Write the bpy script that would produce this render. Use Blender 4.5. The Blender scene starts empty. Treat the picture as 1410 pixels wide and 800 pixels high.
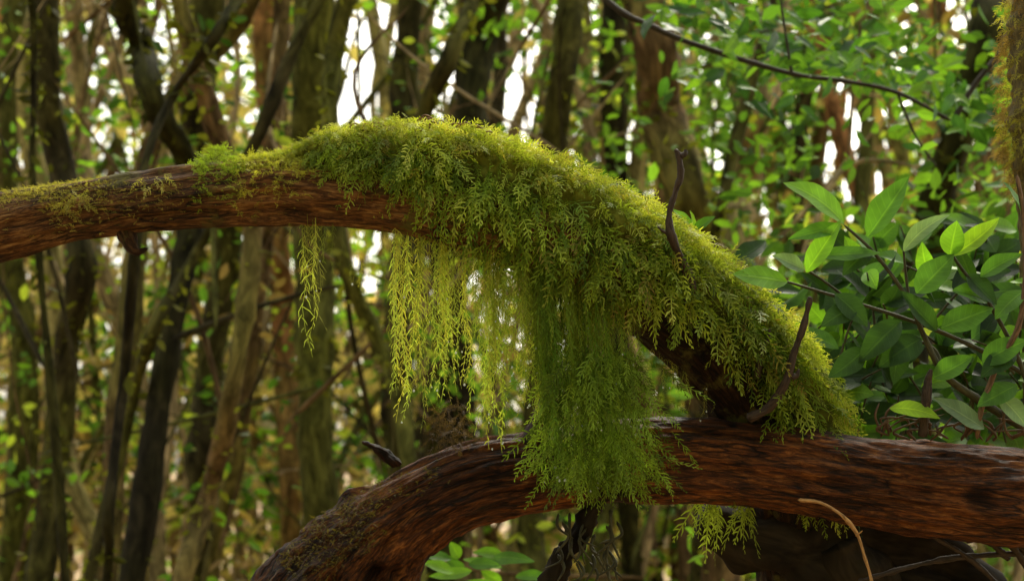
import bpy, math, numpy as np
rng=np.random.default_rng(7)
scene=bpy.context.scene
# ------------------------------------------------------------------ viewpoint
TH=math.radians(7.0); D0=1.958
C=np.array([0.0,-D0,1.6])
RT=np.array([1.0,0,0]); FW=np.array([0,math.cos(TH),math.sin(TH)]); UP=np.array([0,-math.sin(TH),math.cos(TH)])
def W(px,py,d=0.0):
    D=D0+d; k=D/D0/1000.0
    return C+FW*D+RT*((px-705)*k)+UP*((400-py)*k)
def nrm(v):
    return v/np.maximum(np.linalg.norm(v,axis=-1,keepdims=True),1e-9)
# ------------------------------------------------------------------ noise
def h3(ix,iy,iz):
    n=(ix*374761393+iy*668265263+iz*1274126177)&0x7fffffff
    n=((n^(n>>13))*1103515245)&0x7fffffff
    n=((n^(n>>15))*12345677+777)&0x7fffffff
    return (n&0xffff)/32767.5-1.0
def vnoise(p):
    p=np.asarray(p,float); i=np.floor(p).astype(np.int64); f=p-i; f=f*f*(3-2*f)
    r=0
    for a in (0,1):
        for b in (0,1):
            for c in (0,1):
                w=(f[...,0] if a else 1-f[...,0])*(f[...,1] if b else 1-f[...,1])*(f[...,2] if c else 1-f[...,2])
                r=r+w*h3(i[...,0]+a,i[...,1]+b,i[...,2]+c)
    return r
def fbm(p,o=3):
    r=0;a=1.0;p=np.asarray(p,float)
    for k in range(o):
        r=r+a*vnoise(p*(2.03**k)+k*17.3); a*=0.5
    return r
# ------------------------------------------------------------------ mesh builder
class MB:
    def __init__(s): s.V=[];s.F=[];s.M=[];s.T=[];s.B=[];s.n=0
    def add(s,v,f,mat=0,tint=(1,1,1),bark=None):
        v=np.asarray(v,float).reshape(-1,3); f=np.asarray(f,np.int64).reshape(-1,4)
        t=np.broadcast_to(np.asarray(tint,float),(len(v),3))
        b=np.zeros((len(v),3)) if bark is None else np.asarray(bark,float).reshape(-1,3)
        s.V.append(v);s.F.append(f+s.n);s.M.append(np.full(len(f),mat,np.int32));s.T.append(t);s.B.append(b);s.n+=len(v)
    def build(s,name,mats,parent=None,smooth=True):
        V=np.concatenate(s.V);F=np.concatenate(s.F);M=np.concatenate(s.M);T=np.concatenate(s.T);B=np.concatenate(s.B)
        me=bpy.data.meshes.new(name)
        me.vertices.add(len(V)); me.vertices.foreach_set('co',V.astype(np.float32).ravel())
        me.loops.add(F.size); me.loops.foreach_set('vertex_index',F.astype(np.int32).ravel())
        me.polygons.add(len(F)); me.polygons.foreach_set('loop_start',np.arange(0,F.size,4,dtype=np.int32))
        for m in mats: me.materials.append(m)
        me.polygons.foreach_set('material_index',M)
        me.polygons.foreach_set('use_smooth',np.full(len(F),smooth,dtype=bool))
        me.update(calc_edges=True)
        a=me.attributes.new('tint','FLOAT_COLOR','POINT')
        a.data.foreach_set('color',np.concatenate([T,np.ones((len(T),1))],1).astype(np.float32).ravel())
        a=me.attributes.new('bark','FLOAT_VECTOR','POINT')
        a.data.foreach_set('vector',B.astype(np.float32).ravel())
        ob=bpy.data.objects.new(name,me); scene.collection.objects.link(ob)
        if parent: ob.parent=parent
        return ob
def empty(name):
    e=bpy.data.objects.new(name,None); e.empty_display_size=0.1; scene.collection.objects.link(e); return e
def catmull(P,n):
    P=np.asarray(P,float); P=np.vstack([2*P[0]-P[1],P,2*P[-1]-P[-2]]); m=len(P)-3
    t=np.linspace(0,m-1e-6,n); i=t.astype(int); f=(t-i)[:,None]
    a,b,c,d=P[i],P[i+1],P[i+2],P[i+3]
    return 0.5*((2*b)+(-a+c)*f+(2*a-5*b+4*c-d)*f**2+(-a+3*b-3*c+d)*f**3)
def frames(pos):
    T=nrm(np.gradient(pos,axis=0)); N=np.zeros_like(T)
    ref=np.array([0,0,1.0]) if abs(T[0,2])<0.8 else np.array([1.0,0,0])
    n=ref-T[0]*T[0].dot(ref); n/=np.linalg.norm(n)
    for k in range(len(T)):
        n=n-T[k]*T[k].dot(n); n/=np.linalg.norm(n); N[k]=n
    return T,N,np.cross(T,N)
def tube(mb,P4,sides,rings,disp=None,mat=0,tint=(1,1,1),tintf=None,close=True):
    Q=catmull(P4,rings); pos=Q[:,:3]; r=np.maximum(Q[:,3],1e-4)
    T,N,B=frames(pos); s=np.concatenate([[0],np.cumsum(np.linalg.norm(np.diff(pos,axis=0),axis=1))])
    a=np.linspace(0,2*np.pi,sides,endpoint=False)
    dirs=np.cos(a)[None,:,None]*N[:,None]+np.sin(a)[None,:,None]*B[:,None]
    off=rng.uniform(0,50)
    bk=np.stack([np.cos(a)[None]*r[:,None],np.sin(a)[None]*r[:,None],np.broadcast_to(s[:,None],(rings,sides))+off],-1)
    R=np.broadcast_to(r[:,None],(rings,sides)).copy()
    if disp is not None: R=R+disp(bk,r[:,None],dirs,s[:,None]/s[-1])
    if close: R[0]*=0.02; R[-1]*=0.02
    v=pos[:,None]+dirs*R[...,None]
    i=np.arange(rings-1)[:,None]*sides; j=np.arange(sides)[None]; j2=(j+1)%sides
    f=np.stack([i+j,i+j2,i+sides+j2,i+sides+j],-1)
    t=tint
    if tintf is not None: t=tintf(v,dirs,bk).reshape(-1,3)
    mb.add(v,f,mat,t,bk)
    return pos,r,T,N,B,s
# ------------------------------------------------------------------ materials
def newmat(name):
    m=bpy.data.materials.new(name); m.use_nodes=True; nt=m.node_tree; nt.nodes.clear()
    return m,nt,nt.nodes,nt.links
def bark_mat(name,cols,sc=(70,70,7),rough=0.5,bump=0.6,bdist=0.004,moss=0.0,spec=0.5,fine=False,vary=(0.55,1.25)):
    m,nt,N,L=newmat(name)
    at=N.new('ShaderNodeAttribute'); at.attribute_name='bark'
    mp=N.new('ShaderNodeMapping'); mp.inputs['Scale'].default_value=sc; L.new(at.outputs['Vector'],mp.inputs['Vector'])
    n1=N.new('ShaderNodeTexNoise'); n1.inputs['Scale'].default_value=1.0; n1.inputs['Detail'].default_value=6 if fine else 3; n1.inputs['Roughness'].default_value=0.65; n1.inputs['Distortion'].default_value=0.7
    L.new(mp.outputs[0],n1.inputs['Vector'])
    fac=n1.outputs['Fac']
    if fine:
        mp2=N.new('ShaderNodeMapping'); mp2.inputs['Scale'].default_value=(sc[0]*4.2,sc[1]*4.2,sc[2]*3.2); L.new(at.outputs['Vector'],mp2.inputs['Vector'])
        nf=N.new('ShaderNodeTexNoise'); nf.inputs['Scale'].default_value=1; nf.inputs['Detail'].default_value=6; nf.inputs['Roughness'].default_value=0.75; nf.inputs['Distortion'].default_value=0.8; L.new(mp2.outputs[0],nf.inputs['Vector'])
        ad=N.new('ShaderNodeMath'); ad.operation='MULTIPLY_ADD'; L.new(nf.outputs['Fac'],ad.inputs[0]); ad.inputs[1].default_value=0.72
        sb=N.new('ShaderNodeMath'); sb.operation='MULTIPLY'; sb.inputs[1].default_value=0.33; L.new(n1.outputs['Fac'],sb.inputs[0]); L.new(sb.outputs[0],ad.inputs[2]); fac=ad.outputs[0]
    rp=N.new('ShaderNodeValToRGB'); e=rp.color_ramp.elements
    lo,hi=(0.42,0.66) if fine else (0.32,0.72)
    e[0].position=lo; e[0].color=(*cols[0],1); e[1].position=hi; e[1].color=(*cols[-1],1)
    for k,c in enumerate(cols[1:-1]):
        x=e.new(lo+(hi-lo)*(k+1)/(len(cols)-1)); x.color=(*c,1)
    L.new(fac,rp.inputs[0]); col=rp.outputs[0]
    hgt=fac
    if fine:
        mp3=N.new('ShaderNodeMapping'); mp3.inputs['Scale'].default_value=(sc[0]*1.1,sc[1]*1.1,sc[2]*0.9); L.new(at.outputs['Vector'],mp3.inputs['Vector'])
        nd=N.new('ShaderNodeTexNoise'); nd.inputs['Scale'].default_value=1.6; nd.inputs['Detail'].default_value=4; L.new(mp3.outputs[0],nd.inputs['Vector'])
        mv=N.new('ShaderNodeVectorMath'); mv.operation='MULTIPLY_ADD'; L.new(nd.outputs['Color'],mv.inputs[0]); mv.inputs[1].default_value=(0.9,0.9,0.9); L.new(mp3.outputs[0],mv.inputs[2])
        vo=N.new('ShaderNodeTexVoronoi'); vo.feature='DISTANCE_TO_EDGE'; vo.inputs['Scale'].default_value=1.1; L.new(mv.outputs[0],vo.inputs['Vector'])
        ck=N.new('ShaderNodeMapRange'); ck.inputs[1].default_value=0.0; ck.inputs[2].default_value=0.07; ck.inputs[3].default_value=0.10; ck.inputs[4].default_value=1; L.new(vo.outputs['Distance'],ck.inputs[0])
        n2=N.new('ShaderNodeTexNoise'); n2.inputs['Scale'].default_value=11; n2.inputs['Detail'].default_value=3; L.new(at.outputs['Vector'],n2.inputs['Vector'])
        ckm=N.new('ShaderNodeMapRange'); ckm.inputs[1].default_value=0.46; ckm.inputs[2].default_value=0.62; L.new(n2.outputs['Fac'],ckm.inputs[0])
        ckx=N.new('ShaderNodeMix'); ckx.data_type='FLOAT'; L.new(ckm.outputs[0],ckx.inputs[0]); L.new(ck.outputs[0],ckx.inputs[2]); ckx.inputs[3].default_value=1.0
        mc=N.new('ShaderNodeMix'); mc.data_type='RGBA'; mc.blend_type='MULTIPLY'; mc.inputs[0].default_value=1; L.new(col,mc.inputs[6]); L.new(ckx.outputs[0],mc.inputs[7]); col=mc.outputs[2]
        hm=N.new('ShaderNodeMath'); hm.operation='MULTIPLY_ADD'; L.new(ckx.outputs[0],hm.inputs[0]); hm.inputs[1].default_value=0.30; L.new(fac,hm.inputs[2]); hgt=hm.outputs[0]
        r2=N.new('ShaderNodeMapRange'); r2.inputs[1].default_value=0.3; r2.inputs[2].default_value=0.7; r2.inputs[3].default_value=vary[0]; r2.inputs[4].default_value=vary[1]; L.new(n2.outputs['Fac'],r2.inputs[0])
        mx=N.new('ShaderNodeMix'); mx.data_type='RGBA'; mx.blend_type='MULTIPLY'; mx.inputs[0].default_value=0.9
        L.new(col,mx.inputs[6]); L.new(r2.outputs[0],mx.inputs[7]); col=mx.outputs[2]
    t=N.new('ShaderNodeAttribute'); t.attribute_name='tint'
    mt=N.new('ShaderNodeMix'); mt.data_type='RGBA'; mt.blend_type='MULTIPLY'; mt.inputs[0].default_value=1
    L.new(col,mt.inputs[6]); L.new(t.outputs['Color'],mt.inputs[7]); col=mt.outputs[2]
    if moss>0:
        n3=N.new('ShaderNodeTexNoise'); n3.inputs['Scale'].default_value=14; n3.inputs['Detail'].default_value=6; n3.inputs['Roughness'].default_value=0.7; L.new(at.outputs['Vector'],n3.inputs['Vector'])
        r3=N.new('ShaderNodeMapRange'); r3.inputs[1].default_value=0.62-0.2*moss; r3.inputs[2].default_value=0.70-0.15*moss; L.new(n3.outputs['Fac'],r3.inputs[0])
        mm=N.new('ShaderNodeMix'); mm.data_type='RGBA'; L.new(r3.outputs[0],mm.inputs[0]); L.new(col,mm.inputs[6]); mm.inputs[7].default_value=(0.12,0.10,0.02,1); col=mm.outputs[2]
    b=N.new('ShaderNodeBsdfPrincipled'); L.new(col,b.inputs['Base Color']); b.inputs['Specular IOR Level'].default_value=spec; b.inputs['Roughness'].default_value=rough
    if bump>0:
        bp=N.new('ShaderNodeBump'); bp.inputs['Strength'].default_value=bump; bp.inputs['Distance'].default_value=bdist; L.new(hgt,bp.inputs['Height']); L.new(bp.outputs[0],b.inputs['Normal'])
    if fine:
        rr=N.new('ShaderNodeMapRange'); rr.inputs[3].default_value=rough-0.12; rr.inputs[4].default_value=rough+0.25; L.new(n2.outputs['Fac'],rr.inputs[0]); L.new(rr.outputs[0],b.inputs['Roughness'])
    o=N.new('ShaderNodeOutputMaterial'); L.new(b.outputs[0],o.inputs[0]); return m
def leaf_mat(name,trans=0.4,rough=0.45,spec=0.4,veins=False,nscale=30,tboost=(1.25,1.3,0.7)):
    m,nt,N,L=newmat(name)
    t=N.new('ShaderNodeAttribute'); t.attribute_name='tint'; col=t.outputs['Color']
    b=N.new('ShaderNodeBsdfPrincipled'); b.inputs['Roughness'].default_value=rough; b.inputs['Specular IOR Level'].default_value=spec
    if nscale:
        g=N.new('ShaderNodeNewGeometry')
        n=N.new('ShaderNodeTexNoise'); n.inputs['Scale'].default_value=nscale; n.inputs['Detail'].default_value=2; L.new(g.outputs['Position'],n.inputs['Vector'])
        r=N.new('ShaderNodeMapRange'); r.inputs[1].default_value=0.3; r.inputs[2].default_value=0.7; r.inputs[3].default_value=0.65; r.inputs[4].default_value=1.3; L.new(n.outputs['Fac'],r.inputs[0])
        mx=N.new('ShaderNodeMix'); mx.data_type='RGBA'; mx.blend_type='MULTIPLY'; mx.inputs[0].default_value=1; L.new(col,mx.inputs[6]); L.new(r.outputs[0],mx.inputs[7]); col=mx.outputs[2]
    if veins:
        at=N.new('ShaderNodeAttribute'); at.attribute_name='bark'
        sp=N.new('ShaderNodeSeparateXYZ'); L.new(at.outputs['Vector'],sp.inputs[0])
        ab=N.new('ShaderNodeMath'); ab.operation='ABSOLUTE'; L.new(sp.outputs[1],ab.inputs[0])
        m1=N.new('ShaderNodeMath'); m1.operation='MULTIPLY_ADD'; L.new(ab.outputs[0],m1.inputs[0]); m1.inputs[1].default_value=-0.16; L.new(sp.outputs[0],m1.inputs[2])
        m2=N.new('ShaderNodeMath'); m2.operation='MULTIPLY'; m2.inputs[1].default_value=9; L.new(m1.outputs[0],m2.inputs[0])
        m3=N.new('ShaderNodeMath'); m3.operation='PINGPONG'; m3.inputs[1].default_value=0.5; L.new(m2.outputs[0],m3.inputs[0])
        v1=N.new('ShaderNodeMapRange'); v1.inputs[1].default_value=0.0; v1.inputs[2].default_value=0.10; v1.inputs[3].default_value=0.35; v1.inputs[4].default_value=0; L.new(m3.outputs[0],v1.inputs[0])
        v2=N.new('ShaderNodeMapRange'); v2.inputs[1].default_value=0.02; v2.inputs[2].default_value=0.09; v2.inputs[3].default_value=0.8; v2.inputs[4].default_value=0; L.new(ab.outputs[0],v2.inputs[0])
        mm=N.new('ShaderNodeMath'); mm.operation='MAXIMUM'; L.new(v1.outputs[0],mm.inputs[0]); L.new(v2.outputs[0],mm.inputs[1])
        c2=N.new('ShaderNodeMix'); c2.data_type='RGBA'; c2.blend_type='MULTIPLY'; c2.inputs[0].default_value=1; L.new(col,c2.inputs[6]); c2.inputs[7].default_value=(1.8,1.6,1.5,1)
        c3=N.new('ShaderNodeMix'); c3.data_type='RGBA'; L.new(mm.outputs[0],c3.inputs[0]); L.new(col,c3.inputs[6]); L.new(c2.outputs[2],c3.inputs[7]); col=c3.outputs[2]
        bp=N.new('ShaderNodeBump'); bp.inputs['Strength'].default_value=0.4; bp.inputs['Distance'].default_value=0.0015; bp.invert=True; L.new(mm.outputs[0],bp.inputs['Height']); L.new(bp.outputs[0],b.inputs['Normal'])
    L.new(col,b.inputs['Base Color'])
    if trans<=0:
        o=N.new('ShaderNodeOutputMaterial'); L.new(b.outputs[0],o.inputs[0]); return m
    tc=N.new('ShaderNodeMix'); tc.data_type='RGBA'; tc.blend_type='MULTIPLY'; tc.inputs[0].default_value=1; L.new(col,tc.inputs[6]); tc.inputs[7].default_value=(*tboost,1)
    tr=N.new('ShaderNodeBsdfTranslucent'); L.new(tc.outputs[2],tr.inputs[0])
    ms=N.new('ShaderNodeMixShader'); ms.inputs[0].default_value=trans; L.new(b.outputs[0],ms.inputs[1]); L.new(tr.outputs[0],ms.inputs[2])
    o=N.new('ShaderNodeOutputMaterial'); L.new(ms.outputs[0],o.inputs[0]); return m
M_LOG=bark_mat('wet_red_bark',[(0.022,0.007,0.002),(0.095,0.026,0.005),(0.26,0.078,0.014),(0.52,0.20,0.045)],sc=(60,60,9),rough=0.52,bump=1.0,bdist=0.009,spec=0.22,fine=True)
M_BR=bark_mat('branch_bark',[(0.025,0.011,0.004),(0.11,0.042,0.013),(0.27,0.12,0.036),(0.46,0.27,0.10)],sc=(60,60,11),rough=0.6,bump=1.0,bdist=0.009,moss=0.5,spec=0.2,fine=True)
M_TRUNK=bark_mat('trunk_bark',[(0.18,0.18,0.18),(0.7,0.7,0.7),(1.6,1.6,1.6)],sc=(26,26,9),rough=0.85,bump=0,spec=0.1)
M_TWIG=bark_mat('twig_bark',[(0.3,0.3,0.3),(1.0,1.0,1.0),(1.6,1.6,1.6)],sc=(300,300,60),rough=0.65,bump=0,spec=0.25)
M_MOSS=leaf_mat('moss_frond',0.42,0.6,0.12,nscale=0,tboost=(1.25,1.3,0.55))
M_SHELL=leaf_mat('moss_mat',0.0,0.95,0.05,nscale=90)
M_LEAF=leaf_mat('shrub_leaf',0.38,0.45,0.2,veins=True,nscale=25,tboost=(1.6,1.7,0.5))
M_FOL=leaf_mat('forest_leaf',0.5,0.5,0.15,nscale=0,tboost=(1.4,1.45,0.55))
# ------------------------------------------------------------------ fronds
def frond_tmpl(nb,spread,blw,stw,seed,ang0=55,tipf=0.35,curl=0.25,start=0.02):
    r=np.random.default_rng(seed); V=[];F=[];tip=[]
    S=max(6,nb//4)
    for k in range(S+1):
        t=k/S; w=stw*(1-0.6*t)
        V+= [(t,-w/2,0),(t,w/2,0)]; tip+=[t*0.4,t*0.4]
        if k<S: a=2*k; F.append((a,a+1,a+3,a+2))
    for j in range(nb):
        t0=start+(j+r.uniform(0.0,1.0))/nb*(0.97-start); side=1 if j%2 else -1
        b=spread*(0.55+0.45*math.sin(math.pi*min(1,t0*0.9+0.12)))*(1-(1-tipf)*t0**2)*r.uniform(0.35,1.3)
        ang=math.radians(ang0+r.uniform(-20,20)); n0=r.uniform(-0.9,0.6)*curl
        base=len(V)
        x,y=t0,0.0
        for q,(wd) in enumerate((0.8,1.0,0.25)):
            if q>0:
                a2=ang-math.radians(22*(q-1)); x+=b*0.5*math.cos(a2); y+=b*0.5*math.sin(a2)
            px_,py_=-math.sin(ang),math.cos(ang); h=blw*wd/2; nz=n0*b*(q/2.0)**1.5
            V+=[(x-px_*h,(y-py_*h)*side,nz),(x+px_*h,(y+py_*h)*side,nz)]; tip+=[0.35*q,0.35*q]
        F+=[(base,base+1,base+3,base+2),(base+2,base+3,base+5,base+4)]
    return np.array(V),np.array(F),np.clip(np.array(tip),0,1)
def put_fronds(mb,tm,P0,d0,d2,L,col,tipcol,mat=0,wob=0.0):
    V,F,tip=tm; M=len(P0); K=len(V)
    if M==0: return
    t=V[:,0][None,:,None]; L_=L[:,None]
    B1=P0+d0*L_*0.5; B2=B1+d2*L_*0.5
    pos=(1-t)**2*P0[:,None]+2*(1-t)*t*B1[:,None]+t*t*B2[:,None]
    tan=nrm((1-t)*(B1-P0)[:,None]+t*(B2-B1)[:,None])
    rv=nrm(rng.normal(size=(M,3))*np.array([0.8,1.1,0.8]))[:,None]
    tw=nrm(rng.normal(size=(M,3)))[:,None]
    lat=nrm(np.cross(tan,rv+tw*0.9*t)); nor=np.cross(lat,tan)
    if wob>0:
        ph=rng.uniform(0,6.28,(M,1,1)); fr=rng.uniform(4,14,(M,1,1)); ph2=rng.uniform(0,6.28,(M,1,1))
        X=np.array([1.0,0,0]); Y=np.array([0,1.0,0])
        pos=pos+wob*L_[:,None]*t*(np.sin(fr*t+ph)*X+np.sin(fr*1.3*t+ph2)*Y)
    v=pos+lat*(V[:,1][None,:,None]*L_[:,None])+nor*(V[:,2][None,:,None]*L_[:,None])
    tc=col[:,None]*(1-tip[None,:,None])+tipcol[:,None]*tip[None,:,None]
    f=F[None]+(np.arange(M)*K)[:,None,None]
    mb.add(v,f,mat,tc.reshape(-1,3))
FT=[frond_tmpl(14,0.25,0.030,0.025,s,ang0=50) for s in range(10)]
def multi(mb,TM,P,d0,d2,L,c1,c2,wob=0.0):
    v=rng.integers(0,len(TM),len(P))
    for k in range(len(TM)):
        q=v==k; put_fronds(mb,TM[k],P[q],d0[q],d2[q],L[q],c1[q],c2[q],wob=wob)
# ================================================================== MOSSY BRANCH
mossy=empty('mossy_branch')
def pth(L): return np.array([[*W(a[0],a[1],a[3]),a[2]/1000.0] for a in L])
br=pth([(-330,350,52,0.05),(-150,332,50,0.03),(0,314,47,0.0),(100,294,41,0),(200,280,38,0),(300,268,41,0),(400,262,44,0),(500,268,47,0),(600,280,50,0),(700,306,55,0),(800,350,60,0.0),(880,395,62,0.01),(930,430,60,0.03),(985,488,58,0.07),(1040,560,58,0.11),(1080,650,60,0.15),(1100,800,62,0.2),(1110,1000,66,0.22),(1115,1300,70,0.25),(1120,2000,80,0.3),(1120,2150,90,0.3)])
def d_br(bk,r,dirs,u):
    p=bk.copy(); q=p*np.array([30,30,5.0]); g=fbm(q,4)
    ridg=1-np.abs(vnoise(p*np.array([75,75,6])))
    big=vnoise(p*np.array([9,9,7.0])+3)
    return r*(0.10*g+0.10*big)+0.006*(ridg-0.6)+0.0018*vnoise(p*np.array([160,160,40]))
def t_br(v,dirs,bk):
    k=np.clip((v[...,0]-0.10)/0.08,0,1)[...,None]   # bark gets darker towards the right
    return np.array([1.0,1.0,1.0])*(1-k)+np.array([0.16,0.15,0.13])*k
mb=MB(); tube(mb,br,120,1000,d_br,tintf=t_br)
tube(mb,pth([(165,300,12,0),(176,328,11,-0.01),(188,346,7,-0.02),(204,342,2,-0.02)]),14,24,lambda bk,r,d,u:0.25*r*vnoise(bk*90),tint=(0.35,0.33,0.3))
mb.build('branch_bark',[M_BR],mossy)
# moss cushion
sh=pth([(340,228,3,0),(375,226,9,0),(415,222,18,0),(470,216,34,0),(560,226,48,0),(640,244,54,0),(700,268,58,0),(780,306,60,0),(860,348,60,0.0),(930,393,57,0.02),(1000,450,55,0.06),(1060,516,53,0.09),(1105,600,50,0.12),(1125,690,40,0.15)])
def d_sh(bk,r,dirs,u): return r*(0.26*fbm(bk*20,3)+0.12*vnoise(bk*60))+0.004*vnoise(bk*190)
mb=MB()
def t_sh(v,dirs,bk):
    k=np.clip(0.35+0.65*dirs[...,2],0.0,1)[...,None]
    return (np.array([0.022,0.028,0.006])*(1-k)+np.array([0.28,0.28,0.035])*k)*(0.8+0.4*vnoise(bk*200)[...,None])  # shade behind the fronds painted in: tint darkens on sides and underside
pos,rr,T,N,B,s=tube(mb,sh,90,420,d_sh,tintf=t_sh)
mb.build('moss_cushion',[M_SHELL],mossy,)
DOWN=np.array([0,0,-1.0])
mb=MB()
n=16500
i=rng.integers(2,len(pos)-2,n); a=rng.uniform(0,2*np.pi,n)
nd=np.cos(a)[:,None]*N[i]+np.sin(a)[:,None]*B[i]
P=pos[i]+nd*rr[i][:,None]*rng.uniform(0.90,1.14,(n,1))
nz=nd[:,2]; ny=nd[:,1]
u_=i/len(pos)
keep=(rng.random(n)<np.clip(0.80+0.85*nz,0.10,1))&(rng.random(n)<np.where(ny>0.5,0.35,1))
dens=fbm(P*20,2); keep&=(dens>-0.30)|(nz>0.5)
ll=-(nd[:,0]*0.6)-(nd[:,2]*0.8); keep&=~((u_>0.6)&(ll>0.60))
i,nd,P,u_=i[keep],nd[keep],P[keep],u_[keep]; nz=nd[:,2]; n=len(P)
tang=T[i]*rng.normal(0.05,0.65,(n,1))
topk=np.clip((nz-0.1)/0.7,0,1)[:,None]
d0=nrm(nd*rng.uniform(0.5,1.4,(n,1))+tang+DOWN*0.4*(1-topk)+rng.normal(0,0.35,(n,3)))
side=nrm(nd*np.array([1,1,0])+rng.normal(0,0.5,(n,3)))
d2=nrm(side*0.6+tang*0.7+DOWN*(0.5*topk+1.15*(1-topk)))
small=np.clip(rr[i]/0.055,0.4,1)
L=(0.036*topk[:,0]+0.057*(1-topk[:,0]))*rng.uniform(0.45,1.6,n)*small
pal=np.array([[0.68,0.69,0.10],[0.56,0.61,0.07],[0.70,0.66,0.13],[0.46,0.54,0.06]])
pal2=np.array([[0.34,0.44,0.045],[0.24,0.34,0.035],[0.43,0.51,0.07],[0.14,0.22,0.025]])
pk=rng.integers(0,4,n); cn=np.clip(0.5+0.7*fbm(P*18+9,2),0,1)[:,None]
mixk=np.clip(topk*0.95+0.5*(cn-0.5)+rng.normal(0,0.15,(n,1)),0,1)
col=(pal2[pk]*(1-mixk)+pal[pk]*mixk)*(0.65+0.65*cn)  # yellow tops, greener sides; top light and side shade also in the colour
tipc=np.clip(col*rng.uniform(1.0,1.45,(n,1)),0,0.85); br_=rng.random(n)<0.09; tipc[br_]=np.array([0.48,0.27,0.08])
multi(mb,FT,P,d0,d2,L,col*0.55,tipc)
# hem of longer fronds on the front/lower edge of the cushion
n=620; i=rng.integers(70,int(len(pos)*0.70),n)
nd=nrm(np.stack([rng.normal(0,0.3,n),-rng.uniform(0.2,1,n),-rng.uniform(-0.2,0.8,n)],1)); nd=nrm(nd-T[i]*np.sum(nd*T[i],1,keepdims=True))
P=pos[i]+nd*rr[i][:,None]*0.95
uu=i/len(pos)
d0=nrm(nd+rng.normal(0,0.35,(n,3))+DOWN*0.6); d2=nrm(DOWN+rng.normal(0,0.3,(n,3)))
L=rng.uniform(0.03,0.085,n)*np.interp(uu,[0.15,0.3,0.4,0.6,0.68,1],[0.45,0.7,1,1,0.65,0.6]); pk=rng.integers(0,4,n); col=pal2[pk]*rng.uniform(0.7,1.6,(n,1))
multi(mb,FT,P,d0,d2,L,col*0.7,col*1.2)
def patch(pxr,pyr,d,n,Lr,c,up=0.6,sx=0.6):
    P=np.array([W(rng.uniform(*pxr),rng.uniform(*pyr),rng.uniform(*d)) for _ in range(n)])
    d0=nrm(np.stack([rng.normal(0,sx,n),rng.normal(-0.3,0.5,n),np.full(n,up)],1)); d2=nrm(d0*0.7+DOWN*0.6+rng.normal(0,0.3,(n,3)))
    L=rng.uniform(*Lr,n); cc=np.array(c)*rng.uniform(0.6,1.3,(n,1)); multi(mb,FT,P,d0,d2,L,cc*0.8,cc*1.2)
def branch_top(px): return np.interp(px,[-200,0,100,200,300,400],[290,270,256,244,230,222])
for (a,b_,nn,LL,cc,thr) in [(-200,150,6000,(0.005,0.014),(0.54,0.47,0.10),-0.4),(150,270,1200,(0.004,0.011),(0.44,0.38,0.08),-0.1),(268,335,600,(0.010,0.022),(0.38,0.50,0.05),-2),(325,430,1000,(0.010,0.028),(0.58,0.57,0.09),-2)]:
    X=rng.uniform(a,b_,nn); ang=rng.normal(0.4,0.7,nn)
    bump=22*np.exp(-((X-300)/20.0)**2)*np.cos(ang) if a==268 else 0*X
    P=np.array([W(x,branch_top(x)+39-(42+bb)*math.cos(g),-0.043*math.sin(g)) for x,g,bb in zip(X,ang,bump)])
    P=P[(fbm(P*26,2)>thr)]; nn=len(P)
    d0=nrm(np.stack([rng.normal(0,0.6,nn),rng.normal(-0.4,0.5,nn),np.full(nn,0.5)],1)); d2=nrm(d0*0.6+DOWN*0.6+rng.normal(0,0.3,(nn,3)))
    L=rng.uniform(*LL,nn); cl=np.array(cc)*rng.uniform(0.5,1.3,(nn,1)); multi(mb,FT,P,d0,d2,L,cl*0.8,cl*1.2)
patch((85,125),(262,290),(-0.05,-0.042),30,(0.015,0.035),(0.42,0.38,0.08),up=-0.2)
patch((195,232),(240,262),(-0.05,-0.042),20,(0.015,0.035),(0.42,0.38,0.08),up=-0.2)
mb.build('moss_fronds',[M_MOSS],mossy)
# hanging curtain
ST={}
def strand_t(nb,sp): 
    if (nb,sp) not in ST: ST[(nb,sp)]=[frond_tmpl(nb,sp,0.0050,0.0038,90+s+nb,ang0=40,tipf=0.7,curl=0.5,start=0.08) for s in range(8)]
    return ST[(nb,sp)]
mb=MB(); drops=[]
def under(px): return np.interp(px,[400,520,600,680,760,860,930,980],[286,296,304,324,358,410,462,512])
def curtain(x0,x1,dx,y0,y1,dr,n,c,nb=40,sp=0.05,wob=0.035,dd=0.02,oy=0,clump=0,rag=0.5):
    X=rng.uniform(x0,x1,n)
    if clump:
        cc_=rng.uniform(x0,x1,clump); X=cc_[rng.integers(0,clump,n)]+rng.normal(0,3.5,n)
    yc=rng.uniform(y0,y1,60); Y2=yc[((X-x0)/(x1-x0+1e-6)*59).clip(0,59).astype(int)]*(1-rag)+rng.uniform(y0,y1,n)*rag
    sh_=rng.random(n)<0.25; Y2=np.where(sh_,Y2-rng.uniform(0.2,0.5,n)*(Y2-330),Y2)
    X2=X+rng.uniform(*dx,n)+rng.normal(0,4,n); dep=rng.uniform(*dr,n)
    P=np.array([W(x,under(x)+oy+rng.uniform(-12,12),d) for x,d in zip(X,dep)])
    E=np.array([W(x,y,d-dd*rng.random()) for x,y,d in zip(X2,Y2,dep)])
    Ln=np.linalg.norm(E-P,axis=1); mid=(P+E)/2; mid[:,0]=P[:,0]*0.7+E[:,0]*0.3
    d0=(mid-P)/(Ln[:,None]*0.5); d2=(E-mid)/(Ln[:,None]*0.5)
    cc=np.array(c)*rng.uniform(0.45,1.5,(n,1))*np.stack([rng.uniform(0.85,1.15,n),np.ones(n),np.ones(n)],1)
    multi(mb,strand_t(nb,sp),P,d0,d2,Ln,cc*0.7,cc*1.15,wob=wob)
    for e in E[rng.random(n)<0.2]: drops.append(e)
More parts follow.
